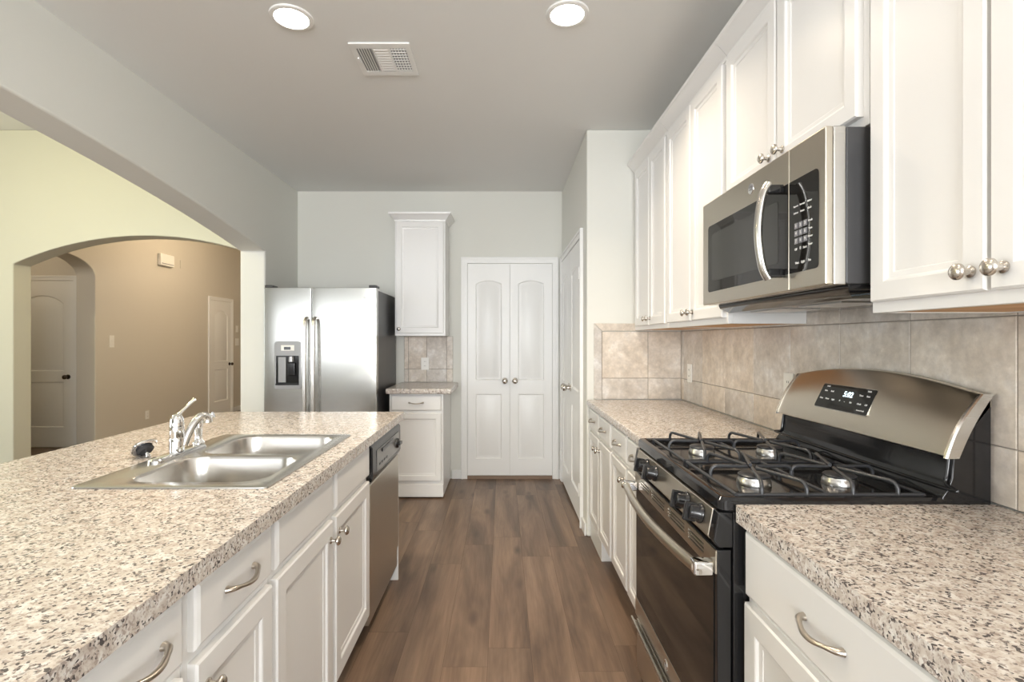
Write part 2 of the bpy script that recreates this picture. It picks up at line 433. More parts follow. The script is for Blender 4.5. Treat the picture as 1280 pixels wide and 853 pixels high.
# door_1: double pantry doors in the back wall
d1 = root('door_1', 'white double doors with arched panels in the end wall', 'door', (.07, YB, 0), kind='structure')
casing(-.40, .40, 2.03, .058, M_TRIM, d1)
for sx in (-1, 1):
    a, b = (-.397, -.002) if sx < 0 else (.002, .397)
    lf = door_leaf(a, b, .035, 2.025, [(a + .075, b - .075, .19, .80, 0), (a + .075, b - .075, .93, 1.87, .032)], 'door_leaf', M_TRIM, d1, y=-.012, th=.011)
    lathe_knob('door_knob', M_NICKEL, lf, (sx * .048, -.012, .925), (0, -1, 0), DKNOB)
MB().box(-.40, .40, -.014, -.001, 0, .03).obj('threshold', M_THR, d1)

# door_2: narrow double doors in the side of the pantry wall
d2 = root('door_2', 'white closet double doors in the pantry side wall', 'door', (.561, 4.165, 0), -PI / 2, kind='structure')
casing(-.555, .555, 2.03, .058, M_TRIM, d2)
for sx in (-1, 1):
    a, b = (-.552, -.002) if sx < 0 else (.002, .552)
    lf = door_leaf(a, b, .02, 2.025, [(a + .085, b - .085, .19, .80, 0), (a + .085, b - .085, .93, 1.87, .045)], 'door_leaf', M_TRIM, d2, y=-.012, th=.011)
    lathe_knob('door_knob', M_NICKEL, lf, (sx * .048, -.012, .925), (0, -1, 0), DKNOB)
    for hz in (.25, 1.78): MB().box(sx * .552 - .012, sx * .552 + .012, -.026, -.012, hz - .045, hz + .045).obj('hinge', M_TRIM, lf, bevel=.003)

# door_3: hall door in the narrow arch nook
d3 = root('door_3', 'tan-lit two panel door inside the narrow hall arch', 'door', (-5.58, 6.22, 0), kind='structure')
casing(-.38, .38, 2.03, .058, M_TRIM, d3)
lf = door_leaf(-.378, .378, .01, 2.025, [(-.26, .26, .25, .80, 0), (-.26, .26, .93, 1.85, .10)], 'door_leaf', M_TRIM, d3, y=-.012, th=.011)
lathe_knob('door_knob', M_BRONZE, lf, (.315, -.012, .86), (0, -1, 0), DKNOB)
# door_4: door on the hall wall
d4 = root('door_4', 'cream two panel door far along the hall wall', 'door', (HX, 8.90, 0), PI / 2, kind='structure')
casing(-.325, .325, 1.985, .058, M_TRIM, d4)
lf = door_leaf(-.323, .323, .01, 1.98, [(-.21, .21, .25, .80, 0), (-.21, .21, .93, 1.82, .09)], 'door_leaf', M_TRIM, d4, y=-.012, th=.011)
lathe_knob('door_knob', M_BRONZE, lf, (.265, -.012, .88), (0, -1, 0), DKNOB)

# baseboards
def bb(name, x0, x1, y0, y1):
    struct(MB().box(x0, x1, y0, y1, 0, .085).obj(name, M_TRIM, bevel=.004), 'white painted baseboard', 'baseboard')
bb('baseboard_back', -.475, -.389, YB - .014, YB - .0005)
bb('baseboard_pantry', .547, .5605, 3.415, 3.548)
bb('baseboard_pantry', .529, .5605, YB - .014, YB - .0005)
bb('baseboard_left', XL + .0005, XL + .014, 4.18, YB - .001)
bb('baseboard_hall', HX + .0005, HX + .014, 6.18, 8.50)
bb('baseboard_hall', HX + .0005, HX + .014, 9.30, YH)
bb('baseboard_living', XLIV, xc - hw - .02, YLV - .014, YLV - .0005)

# ------------------------------------------------------------------ backsplash tile
def tiles(name, mp, us, vs, d_wall, d_front, label):
    mb = MB()
    g = .0015
    for i in range(len(us) - 1):
        for j in range(len(vs) - 1):
            a, b, c, d = us[i] + g, us[i + 1] - g, vs[j] + g, vs[j + 1] - g
            if b - a < .004 or d - c < .004: continue
            e = .0015; dd = d_front - d_wall
            L = [mb.loop([mp(u, v, dep) for u, v in rect(a + q, b - q, c + q, d - q)]) for q, dep in ((0, d_wall), (0, d_wall + dd * .8), (e, d_front))]
            mb.bridge(L[0], L[1]); mb.bridge(L[1], L[2]); mb.cap(L[2]); mb.cap(L[0])
    o = mb.obj(name, M_TILE, smooth=False)
    dg = d_wall + (d_front - d_wall) * .7
    g_ = MB(); g_.plate([rect(us[0], us[-1], vs[0], vs[-1])], mp, d_wall, dg); g_.obj('grout', M_GROUT, o, smooth=False)
    struct(o, label, 'backsplash')
ys = [-.6] + [1.18 + .31 * k for k in range(-5, 8)] + [3.404]
tiles('wall_tile_right', YZ, ys, [.915, 1.055, 1.366, 1.70], XR - .0005, XR - .010, 'stone-look tile backsplash along the right wall')
tiles('wall_tile_pantry', XZ, [.660, .966, XR - .011], [.915, 1.055, 1.366], 3.4045, 3.395, 'stone-look tile backsplash on the short pantry wall')
mb = MB()
mb.prism([(.607, .915), (.6585, .915), (.6585, 1.3675), (.607, 1.417)], XZ, 3.4045, 3.395)
mb.prism([(.6605, 1.3695), (XR - .012, 1.3695), (XR - .012, 1.417), (.609, 1.419)], XZ, 3.4045, 3.395)
struct(mb.obj('trim_1', M_TILE, bevel=.0015), 'narrow mitred tile border around the pantry wall backsplash', 'tile border')
tiles('wall_tile_back', XZ, [-.925, -.885, -.712, -.525, -.466], [.912, 1.035, 1.343], YB - .0005, YB - .010, 'stone-look tile backsplash under the single wall cabinet')

# ------------------------------------------------------------------ cabinets
KPROF = [(.011, 0), (.011, .003), (.0065, .006), (.0055, .016), (.010, .020), (.0155, .024), (.0155, .028), (.012, .032), (0, .034)]
def knob(parent, x, y, z, s=1.0):
    return MB().lathe([(r * s, h * s) for r, h in KPROF], (x, y, z), (0, -1, 0), 20).obj('knob', M_NICKEL, parent, ang=50)
def pull(parent, x, y, z, w=.112):
    P = [(-w / 2, 0, .003), (-w / 2 + .004, -.012, .003), (-w * .28, -.022, 0), (-w * .1, -.027, -.003), (w * .1, -.027, -.003), (w * .28, -.022, 0), (w / 2 - .004, -.012, .003), (w / 2, 0, .003)]
    P = smooth_pts([(x + a, y + b, z + c) for a, b, c in P], 4); n = len(P)
    rs = [.0095 - .0045 * min(1, min(i, n - 1 - i) / 7) + .0012 * max(0, 1 - abs(i - n / 2) / 6) for i in range(n)]
    return MB().tube(P, rs, 10, .8).obj('pull_handle', M_PULL, parent, ang=60)
def panel_door(parent, x0, x1, z0, z1, kn=None, fw=.055, th=.019, name='door'):
    prof = ((0, 0), (0, -.015), (.004, -.019), (fw - .004, -.019), (fw, -.0175), (fw + .004, -.0125), (fw + .016, -.0105), (fw + .018, -.0085))
    L = [[(u, dy, v) for u, v in rect(x0 + d, x1 - d, z0 + d, z1 - d)] for d, dy in prof]
    d = MB().rings(L).obj(name, M_CAB, parent, ang=18)
    if kn: knob(d, kn[0], -.019, kn[1], kn[2] if len(kn) > 2 else 1)
    return d
def drawer_front(parent, x0, x1, z0, z1, hp=True, name='drawer'):
    L = [[(u, dy, v) for u, v in rect(x0 + d, x1 - d, z0 + d, z1 - d)] for d, dy in ((0, 0), (0, -.012), (.003, -.0155), (.010, -.019))]
    d = MB().rings(L).obj(name, M_CAB, parent, ang=18)
    if hp: pull(d, (x0 + x1) / 2, -.019, (z0 + z1) / 2)
    return d
def carcass(parent, x0, x1, D, z0, z1, toe=True, upper=False, back=.0):
    t = .016; mb = MB(); zb = z0
    mb.box(x0, x1, 0, .019, z0, z1)
    mb.box(x0, x0 + t, .0192, D, z0, z1); mb.box(x1 - t, x1, .0192, D, z0, z1)
    mb.box(x0 + t, x1 - t, D - .008, D, z0, z1)
    if not upper: mb.box(x0 + t, x1 - t, .0192, D - .0082, z0, z0 + t)
    else: mb.box(x0 + t, x1 - t, .0192, D - .0082, z1 - t, z1)
    o = mb.obj('body', M_CAB, parent, bevel=.0012, seg=1)
    if toe: MB().box(x0, x1, .07, .085, 0.0, z0 - .0005).obj('toe_kick', M_CAB, parent, smooth=False)
    if upper: MB().box(x0 + t, x1 - t, .0192, D - .0082, z0 + .002, z0 + .014).obj('underside', M_RAW, parent, smooth=False)
    return o
def crown(parent, x0, x1, D, z, l=0, r=0):
    L = []
    for d, dz in ((0.001, 0), (.004, .0), (.006, .012), (.012, .016), (.030, .040), (.044, .052), (.050, .056), (.052, .072)):
        L.append([(x0 - d * l, -d, z + dz), (x1 + d * r, -d, z + dz), (x1 + d * r, D, z + dz), (x0 - d * l, D, z + dz)])
    return MB().rings(L).obj('crown_moulding', M_CAB, parent, ang=25)

R90, L90 = -PI / 2, PI / 2
def rc(ya, yb): return (ya + yb) / 2, (yb - ya) / 2
DR = (.735, .862); DO = (.145, .712)
# right side: local x = centre_y - world_y
def right_cab(ya, yb, X, name, label, cat, group=None):
    c, h = rc(ya, yb); r = root(name, label, cat, (X, c, 0), R90, group)
    return r, h, (lambda wy: c - wy)
XF = .590; DB = XR - .012 - XF
for ya, yb, lab, dd in ((2.70, 3.393, 'white base cabinet at the far end of the right counter, against the pantry wall', [(2.72, 3.04), (3.06, 3.37)]),
                        (1.994, 2.697, 'white base cabinet with two drawers directly behind the gas range', [(2.03, 2.345), (2.37, 2.68)])):
    r, h, lx = right_cab(ya, yb, XF, 'base_cabinet', lab, 'cabinet')
    carcass(r, -h, h, DB, .115, .874)
    for i, (a, b) in enumerate(dd):
        drawer_front(r, lx(b), lx(a), *DR)
        kx = lx(b) + .03 if i == 0 else lx(a) - .03
        panel_door(r, lx(b), lx(a), *DO, kn=(kx, .655), fw=.045)
    if ya > 2.6: MB().box(lx(3.388), lx(3.02), -.006, .06, 0, .114).obj('plinth', M_CAB, r, bevel=.003)
r, h, lx = right_cab(.60, 1.224, XF, 'base_cabinet', 'white base cabinet in the right foreground with one wide drawer', 'cabinet')
carcass(r, -h, h, DB, .115, .874)
drawer_front(r, lx(1.212), lx(.615), .708, .858)
for i, (a, b) in enumerate(((.615, .905), (.915, 1.212))):
    panel_door(r, lx(b), lx(a), .145, .690, kn=((lx(a) - .03) if i == 1 * 0 else (lx(a) - .03), .62))
r, h, lx = right_cab(-.02, .598, XF, 'base_cabinet', 'white base cabinet nearest the viewpoint on the right', 'cabinet')
carcass(r, -h, h, DB, .115, .874)
drawer_front(r, lx(.583), lx(-.005), .708, .858)
panel_door(r, lx(.583), lx(-.005), .145, .690, kn=(lx(0) - .03, .62))

# upper cabinets on the right
XU = .879; DU = XR - .002 - XU - .009
UB, UT = 1.373, 2.405
for ya, yb, lab, dd, fl_ in ((2.705, 3.393, 'white wall cabinet with two narrow doors at the far end against the pantry wall', [(2.72, 3.008), (3.018, 3.33)], .8),
                        (1.994, 2.702, 'white two-door wall cabinet just behind the microwave', [(2.01, 2.342), (2.352, 2.685)], .9),
                        (.60, 1.216, 'white two-door wall cabinet in the right foreground beside the microwave', [(.615, .905), (.913, 1.200)], 1),
                        (-.02, .598, 'white wall cabinet nearest the viewpoint at the right edge', [(-.005, .285), (.295, .583)], 1)):
    r, h, lx = right_cab(ya, yb, XU, 'wall_cabinet', lab, 'cabinet')
    carcass(r, -h, h, DU, UB, UT, toe=False, upper=True)
    for i, (a, b) in enumerate(dd):
        kx = lx(b) + .027 if i == 0 else lx(a) - .027
        panel_door(r, lx(b), lx(a), 1.398, 2.392, kn=(kx, 1.435), fw=.047)
    crown(r, -h + .0004, h - .0004, DU, UT)
r, h, lx = right_cab(1.226, 1.984, XU, 'wall_cabinet', 'short white two-door wall cabinet above the microwave', 'cabinet')
carcass(r, -h, h, DU, 1.828, UT, toe=False, upper=True)
for i, (a, b) in enumerate(((1.245, 1.607), (1.617, 1.972))):
    kx = lx(b) + .035 if i == 0 else lx(a) - .035
    panel_door(r, lx(b), lx(a), 1.853, 2.392, kn=(kx, 1.895), fw=.047)
crown(r, -h - .007, h + .007, DU, UT)

# single wall cabinet and base by the fridge
r = root('wall_cabinet', 'tall narrow single-door wall cabinet right of the fridge', 'cabinet', (-.7275, 4.53, 0))
carcass(r, -.2225, .2225, YB - .012 - 4.53, 1.345, 2.36, toe=False, upper=True)
panel_door(r, -.208, .208, 1.370, 2.352, kn=(-.182, 1.405), fw=.047)
crown(r, -.2225, .2225, YB - .002 - 4.53, 2.36, 1, 1)
r = root('base_cabinet', 'narrow white base cabinet with one drawer beside the fridge', 'cabinet', (-.711, 4.235, 0))
carcass(r, -.2235, .2235, YB - .002 - 4.235, .115, .863, toe=False)
drawer_front(r, -.207, .207, .725, .852)
panel_door(r, -.207, .207, .145, .702, fw=.045)
MB().box(-.2235, .2235, -.012, .55, .012, .1145).obj('toe_kick', M_CAB, r, bevel=.003)

# island cabinets: local x = world_y - centre
def isl_cab(ya, yb, label, name='base_cabinet'):
    c, h = rc(ya, yb); r = root(name, label, 'cabinet', (-.580, c, 0), L90)
    return r, h, (lambda wy: wy - c)
r, h, lx = isl_cab(1.266, 2.180, 'white island sink cabinet with two panelled doors beneath the sink')
carcass(r, -h, h, .60, .115, .874)
for i, (a, b) in enumerate(((1.277, 1.700), (1.730, 2.166))):
    drawer_front(r, lx(a), lx(b), *DR, hp=False, name='false_drawer_front')
    panel_door(r, lx(a), lx(b), *DO, kn=(lx(b) - .03 if i == 0 else lx(a) + .03, .655))
r, h, lx = isl_cab(.924, 1.264, 'narrow white island cabinet with a drawer left of the sink cabinet')
carcass(r, -h, h, .60, .115, .874)
drawer_front(r, lx(.942), lx(1.252), *DR); panel_door(r, lx(.942), lx(1.252), *DO, kn=(lx(.942) + .032, .655))
r, h, lx = isl_cab(.32, .922, 'wide white island cabinet nearest the viewpoint with a drawer pull')
carcass(r, -h, h, .60, .115, .874)
drawer_front(r, lx(.335), lx(.905), *DR, hp=False)
pull(r.children[-1], lx(.79), -.019, .80)
panel_door(r, lx(.335), lx(.905), *DO, kn=(lx(.905) - .035, .670))
r, h, lx = isl_cab(-.05, .318, 'white island end cabinet behind the viewpoint')
carcass(r, -h, h, .60, .115, .874); drawer_front(r, lx(-.035), lx(.305), *DR); panel_door(r, lx(-.035), lx(.305), *DO, kn=(0, .655))
r = root('island_end_panel', 'white end panel closing the island beyond the dishwasher', 'panel', (-.58, 2.79, 0))
MB().box(-.62, .012, -.002, .012, 0, .874).obj('end_panel', M_CAB, r, bevel=.002)
MB().box(-.68, -.621, -2.84, .012, 0, .874).obj('back_panel', M_CAB, r, bevel=.002)

# ------------------------------------------------------------------ countertops
def counter(name, label, loops, z0=.875, z1=.914, bev=.012):
    o = MB().plate(loops, XY, z0, z1).obj(name, M_GRAN, bevel=bev, seg=4)
    return tag(o, label, 'countertop')
counter('countertop', 'speckled granite island countertop holding the sink',
        [rrect(-1.605, -.541, -.10, 2.818, [.03, .012, .16, .03], 6), rrect(-1.135, -.640, 1.372, 2.105, .03)])
counter('countertop', 'speckled granite countertop between the range and the pantry wall', [rect(.557, XR - .0115, 1.989, 3.394)])
counter('countertop', 'speckled granite countertop in the right foreground', [rrect(.557, XR - .0115, -.05, 1.231, [0, 0, .012, 0])])
counter('countertop', 'small granite countertop beside the fridge', [rect(-.955, -.415, 4.172, YB - .0115)], .865, .911)

# ------------------------------------------------------------------ sink
sk = root('sink', 'double bowl stainless steel drop-in sink in the island', 'sink', (-.888, 1.74, .914))
mb = MB()
ox, oy = -.888, 1.74
def sl(x0, x1, y0, y1, r, n=6): return [(a - ox, b - oy) for a, b in rrect(x0, x1, y0, y1, r, n)]
outer = [(0, .0008), (.001, .004), (.006, .0052)]
LO = [mb.loop([(a, b, z) for a, b in sl(-1.153 + d, -.623 - d, 1.357 + d, 2.122 - d, .018)]) for d, z in outer]
for a, b in zip(LO, LO[1:]): mb.bridge(a, b)
holes = []
for (y0, y1) in ((1.405, 1.722), (1.755, 2.085)):
    prof = [(0, .0052), (.004, .003), (.007, -.006), (.012, -.10), (.020, -.150), (.045, -.172), (.10, -.178)]
    LL = []
    for d, z in prof:
        r_ = max(.075 - d * .3, .03)
        if d > .09: r_ = .05
        LL.append(mb.loop([(a, b, z) for a, b in sl(-1.055 + d, -.665 - d, y0 + d, y1 - d, r_, 8)]))
    for a, b in zip(LL, LL[1:]): mb.bridge(a, b)
    mb.cap(LL[-1]); holes.append(LL[0])
mb.fill([LO[-1]] + holes)
b_ = mb.obj('basin', M_SINK, sk, ang=35)
for yc in (1.5635, 1.92):
    MB().lathe([(.045, 0), (.043, .003), (.034, .002), (.030, -.004), (0, -.004)], (-.86 - ox, yc - oy, -.1778), (0, 0, 1), 24).obj('drain', M_CHROME, sk)

# faucet
fz = .9195
f = root('faucet', 'chrome single lever faucet with base plate on the sink rim', 'faucet', (-1.103, 1.735, fz))
L = []
for d, z in ((0, 0), (0, .006), (.004, .011), (.010, .013)):
    L.append([(a, b, z) for a, b in rrect(-.026 + d, .026 - d, -.125 + d, .145 - d, .0155 if d > .005 else .024, 6)])
MB().rings(L).obj('base_plate', M_CHROME, f, ang=35)
MB().lathe([(.023, .0135), (.023, .055), (.0215, .058), (.0225, .061), (.0225, .100), (.020, .122), (.013, .136), (0, .141)], (0, 0, 0), (0, 0, 1), 24).obj('body', M_CHROME, f, ang=50)
P = smooth_pts([(0, 0, .128), (.008, .012, .145), (.018, .024, .160), (.028, .036, .176), (.034, .044, .184)], 4)
MB().tube(P, [.011 - .004 * math.sin(PI * i / (len(P) - 1)) for i in range(len(P))], 10, .6).obj('lever', M_CHROME, f, ang=60)
P = smooth_pts([(.018, .010, .030), (.022, .022, .060), (.030, .040, .095), (.040, .060, .118), (.048, .074, .122), (.054, .086, .112), (.055, .088, .098)], 5)
MB().tube(P, [.012 + .003 * i / len(P) for i in range(len(P))], 12).obj('spout', M_CHROME, f, ang=60)
s_ = root('side_sprayer', 'chrome side sprayer standing on the far end of the faucet plate', 'sprayer', (-1.105, 1.862, fz + .0135))
MB().lathe([(.020, 0), (.020, .006), (.013, .012), (.012, .03), (.015, .055), (.014, .080), (.010, .088), (0, .090)], (0, 0, 0), (0, 0, 1), 20).obj('grip', M_CHROME, s_, ang=50)
P = smooth_pts([(-.006, 0, .080), (.006, .0, .090), (.030, .004, .096), (.050, .008, .104)], 4)
MB().tube(P, [.012, .012, .012, .012, .011, .011, .010, .010, .010, .009, .009, .010, .012][:len(P)], 12).obj('spray_head', M_CHROME, s_, ang=50)
# stopper leaning on the counter
st = root('sink_stopper', 'chrome basket stopper lying tilted on the counter left of the faucet', 'stopper', (-1.214, 1.735, .945))
ax = Vector((.60, -.33, -.66)).normalized()
MB().lathe([(.0, -.012), (.020, -.011), (.036, -.006), (.041, 0), (.040, .004), (.036, .005)], (0, 0, 0), ax, 28).obj('cap', M_CHROME, st, ang=50)
MB().lathe([(.024, .0052), (.026, .012), (.020, .018), (0, .018)], (0, 0, 0), ax, 24).obj('gasket', M_RUBBER, st)
MB().lathe([(.006, .018), (.005, .034), (.008, .036), (.008, .040), (0, .041)], (0, 0, 0), ax, 14).obj('post', M_CHROME, st)

# ------------------------------------------------------------------ dishwasher
dw = root('dishwasher', 'stainless dishwasher with black control panel in the island', 'dishwasher', (-.575, 2.485, 0), L90)
hw_ = .298
MB().box(-hw_, hw_, .025, .59, .10, .868).obj('tub', M_DARK, dw)
MB().box(-hw_, hw_, -.010, .024, .190, .690).obj('door', M_STEELD, dw, bevel=.006, seg=3)
prof = [(.022, .862), (-.006, .862), (-.020, .845), (-.022, .720), (-.014, .700), (.022, .696)]
cp = MB().prism(prof, lambda u, v, d: (d, u, v), -hw_, hw_).obj('control_panel', M_PLASTIC, dw, bevel=.004)
MB().box(-hw_ + .07, hw_ - .05, -.0235, -.0215, .728, .822).obj('fascia', M_SILVER, cp, bevel=.001)
MB().box(-.15, .10, -.030, -.0235, .800, .815).obj('pocket_handle', M_BLACK, cp, bevel=.002)
for k in range(4): MB().box(-.19 + k * .045, -.165 + k * .045, -.0255, -.0236, .748, .758).obj('button', M_PLASTIC, cp, bevel=.001)
MB().lathe([(.026, 0), (.024, .010), (.020, .014), (0, .015)], (.185, -.0236, .772), (0, -1, 0), 20).box(.158, .212, -.048, -.037, .765, .779).obj('dial', M_PLASTIC, cp)
MB().box(-hw_, hw_, -.004, .022, .085, .184).obj('access_panel', M_STEELD, dw, bevel=.003)
MB().box(-hw_ + .01, hw_ - .01, .07, .08, 0, .083).obj('toe_panel', M_PLASTIC, dw)

# ------------------------------------------------------------------ refrigerator
fr = root('refrigerator', 'stainless side-by-side refrigerator with ice and water dispenser', 'refrigerator', (-1.4325, 4.02, 0))
fx = -1.4325
MB().box(-.438, .438, .075, .76, .02, 1.705).obj('cabinet', M_DARK, fr, bevel=.006)
def fdoor(x0, x1, hole=None):
    mb = MB(); y0 = 0; z0, z1 = .10, 1.72; n = 10
    bow = lambda u: .004 * ((2 * (u - (x0 + x1) / 2) / (x1 - x0)) ** 4)
    cols = [x0 + (x1 - x0) * k / n for k in range(n + 1)]
    prof = [(u, bow(u)) for u in cols] + [(x1, .068), (x0, .068)]
    mb.prism(prof, lambda u, v, d: (u, v, d), z0, z1)
    return mb
xs = -1.498 - fx
d_l = fdoor(-.442, xs - .003).obj('freezer_door', M_STEELF, fr, bevel=.004, ang=30)
d_r = fdoor(xs + .003, .442).obj('fridge_door', M_STEELF, fr, bevel=.004, ang=30)
for d, hx in ((d_l, xs - .034), (d_r, xs + .034)):
    P = smooth_pts([(hx, .004, 1.480), (hx, -.035, 1.468), (hx, -.052, 1.38), (hx, -.062, 1.02), (hx, -.052, .62), (hx, -.035, .53), (hx, .004, .52)], 5)
    MB().tube(P, .0155, 12, .8, up=(1, 0, 0) and None).obj('door_handle', M_STEEL, d, ang=60)
# dispenser
x0, x1 = -1.788 - fx, -1.580 - fx
dp = MB().plate([rrect(x0, x1, .925, 1.300, [.012, .03, .03, .012], 4), rect(x0 + .014, x1 - .014, .955, 1.185)], XZ, -.010, .006).obj('dispenser_surround', M_SILVER, d_l, bevel=.003)
MB().box(x0 + .014, x1 - .014, -.004, .003, .955, 1.185).obj('recess', M_BLACK, dp)
MB().box(x0 + .030, x0 + .090, -.0075, -.004, .975, 1.175).obj('chute_plate', M_SILVER, dp, bevel=.004)
MB().tube([(x1 - .07, -.016, 1.18), (x1 - .07, -.014, 1.14)], [.018, .022], 14).obj('nozzle', M_SILVER, dp)
MB().box(x1 - .098, x1 - .042, -.022, -.012, 1.03, 1.13).obj('paddle', M_PLASTIC, dp, bevel=.006)
MB().box(x0 + .014, x1 - .014, -.020, -.004, .956, .966).obj('drip_tray', M_PLASTIC, dp)
MB().box(x0 + .055, x1 - .050, -.0125, -.0102, 1.225, 1.268).obj('display_bezel', M_PLATE, dp, bevel=.001)
MB().box(x0 + .078, x1 - .078, -.0140, -.0126, 1.232, 1.255).obj('display', M_BLACK, dp)
# round badge
bd = MB().lathe([(.016, 0), (.015, .0018), (0, .0020)], (-1.083 - fx, .003, 1.640), (0, -1, 0), 24).obj('round_badge', M_STEEL, d_r)
text_mesh('badge_letters', 'GE', .016, M_SILVER, bd, (-1.083 - fx, .0003, 1.640), (1, 0, 0), (0, 0, 1))
for hx in (-.41, .41): MB().box(hx - .03, hx + .03, .01, .12, 1.7205, 1.742).obj('hinge_cover', M_DARK, fr, bevel=.006)
MB().box(-.43, .43, .03, .074, .02, .095).obj('base_grille', M_DARK, fr)

# ------------------------------------------------------------------ gas range (local x = 1.61 - world y, local y = world x - 1.185)
RX = 1.185; RYC = 1.6095
rg = root('gas_range', 'stainless and black gas range between the right counters', 'range', (RX, RYC, 0), R90)
X_ = lambda wx: wx - RX
W2 = .3765
PR = lambda u, v, d: (d, X_(u), v)
MB().box(-W2, W2, X_(.556), X_(1.18), .03, .894).obj('side_body', M_BLACK, rg, bevel=.003)
for sx in (-1, 1):
    for yy in (.60, 1.12): MB().lathe([(.018, 0), (.018, .029)], (sx * .33, X_(yy), 0), (0, 0, 1), 12).obj('foot', M_RUBBER, rg)
# cooktop
ct = MB()
L = []
for d, z in ((.004, .8945), (0, .900), (0, .922), (.005, .929), (.018, .931), (.026, .927), (.034, .914)):
    L.append([(a, b, z) for a, b in rrect(-.3785 + d, .3785 - d, X_(.524) + d, X_(1.095) - d, max(.018 - d * .2, .01), 5)])
ct.rings(L).obj('cooktop', M_BLACK, rg, ang=35)
# front control panel
pp = [(.5195, .893), (.507, .828), (.512, .818), (.558, .818), (.558, .893)]
cpn = MB().prism(pp, PR, -.345, .345).obj('control_panel', M_STEELD, rg, bevel=.002)
for a, b in ((-.3765, -.3453), (.3453, .3765)):
    MB().prism([(.521, .893), (.5085, .826), (.520, .808), (.5555, .808), (.5555, .893)], PR, a, b).obj('panel_end_cap', M_BLACK, cpn, bevel=.003)
nrm = Vector((0, -.98, .19)).normalized()
for wy in (1.815, 1.715, 1.425, 1.325):
    o = Vector((RYC - wy, X_(.513), .861))
    kb = MB().lathe([(.026, 0), (.025, .006), (.021, .010), (.020, .030), (.017, .034), (0, .035)], o, nrm, 22)
    up = Vector((0, .19, .98)); c = o + nrm * .022
    t = Vector((1, 0, 0))
    ll = [[c + t * sx * .0065 + up * sz * .024 + nrm * dn for sx, sz in ((-1, -1), (1, -1), (1, 1), (-1, 1))] for dn in (-.01, .022)]
    kb.rings([[tuple(p) for p in q] for q in ll]).obj('control_knob', M_PLASTIC, cpn, ang=40, bevel=.002)
# oven door
od = MB().box(-.374, .374, X_(.518), X_(.553), .252, .802).obj('oven_door', M_BLACK, rg, bevel=.003)
MB().box(-.358, .358, X_(.5155), X_(.5178), .322, .742).obj('glass_window', M_GLASS, od)
slots = []
for c in (-.245, -.09, .09, .245):
    w = .055 if abs(c) > .2 else .072
    for z in (.766, .776, .786): slots.append(rect(c - w, c + w, z - .0028, z + .0028))
tt = MB().plate([rect(-.3735, .3735, .744, .801)] + slots, lambda u, v, d: (u, d, v), X_(.5145), X_(.5178)).obj('vented_top_trim', M_STEELD, od)
MB().box(-.3735, .3735, X_(.5145), X_(.5178), .253, .320).obj('bottom_trim', M_STEELD, od, bevel=.001)
bd = MB().lathe([(.0165, 0), (.0155, .0018), (0, .002)], (.0, X_(.5145), .287), (0, -1, 0), 24).obj('round_badge', M_CHROME, od)
text_mesh('badge_letters', 'GE', .017, M_SILVER, bd, (0, X_(.5145) - .0024, .287), (1, 0, 0), (0, 0, 1))
P = []
for k in range(25):
    u = -1 + 2 * k / 24; P.append((u * .350, X_(.476 - .028 * (1 - u * u)), .752))
hd = MB().tube(P, .0165, 14, .75, up=(0, 1, 0)).obj('oven_handle', M_STEELD, od, ang=60)
for sx in (-1, 1): MB().box(sx * .350 - .017, sx * .350 + .017, X_(.466), X_(.5143), .735, .770).obj('handle_bracket', M_CHROME, hd, bevel=.005)
# storage drawer
sd = MB().box(-.374, .374, X_(.520), X_(.553), .045, .232).obj('storage_drawer', M_STEELD, rg, bevel=.003)
MB().prism([(.497, .243), (.497, .232), (.505, .222), (.5195, .215), (.5195, .223), (.509, .231), (.503, .243)], PR, -.372, .372).obj('drawer_lip', M_STEEL, sd)
# back guard
bg = MB().prism([(1.060, .930), (1.074, .950), (1.083, .975), (1.088, 1.035), (1.085, 1.05), (1.150, 1.165), (1.178, 1.165), (1.178, .895), (1.060, .895)], PR, -W2, W2).obj('backguard', M_BLACK, rg, bevel=.003)
MB().tube(smooth_pts([(-W2 + .012, X_(1.0865), 1.032), (-W2 + .012, X_(1.077), .965), (-W2 + .03, X_(1.070), .950), (W2 - .03, X_(1.070), .950), (W2 - .012, X_(1.077), .965), (W2 - .012, X_(1.0865), 1.032)], 6), .0045, 8).obj('riser_rim', M_BLACK, bg, ang=60)
mb = MB(); N = 28; cols = []
K = 8
for i in range(N + 1):
    u = -.3765 + .753 * i / N; q = 1 - (u / .3765) ** 2
    zt = 1.178 + .038 * q; zb = 1.028
    ring = []
    for k in range(K + 1):
        t = k / K
        bx = 1.064 + (1.148 - 1.064) * t - .010 * math.sin(PI * t) 
        ring.append((u, X_(bx), zb + (zt - zb) * t))
    ring += [(u, X_(1.164), zt + .001), (u, X_(1.180), zt - .010), (u, X_(1.180), zb + .12), (u, X_(1.082), zb - .002)]
    cols.append(ring)
mb.rings(cols)
pn = mb.obj('stainless_fascia', M_STEELD, bg, ang=30, bevel=.004)
for sx in (-1, 1):
    mb = MB(); L = []
    for k in range(K + 1):
        t = k / K; bx = 1.061 + (1.146 - 1.061) * t - .012 * math.sin(PI * t); z = 1.025 + .155 * t
        wd = .032 + .012 * math.sin(PI * min(1, t * 1.1)) * .4
        a = sx * .3768; b = sx * .3850
        L.append([(a, X_(bx), z), (b - sx * .003, X_(bx + .001), z), (b, X_(bx + .005), z), (b, X_(bx + wd), z), (a, X_(bx + wd + .002), z)])
    mb.rings(L).obj('end_trim', M_STEEL, bg, ang=30)
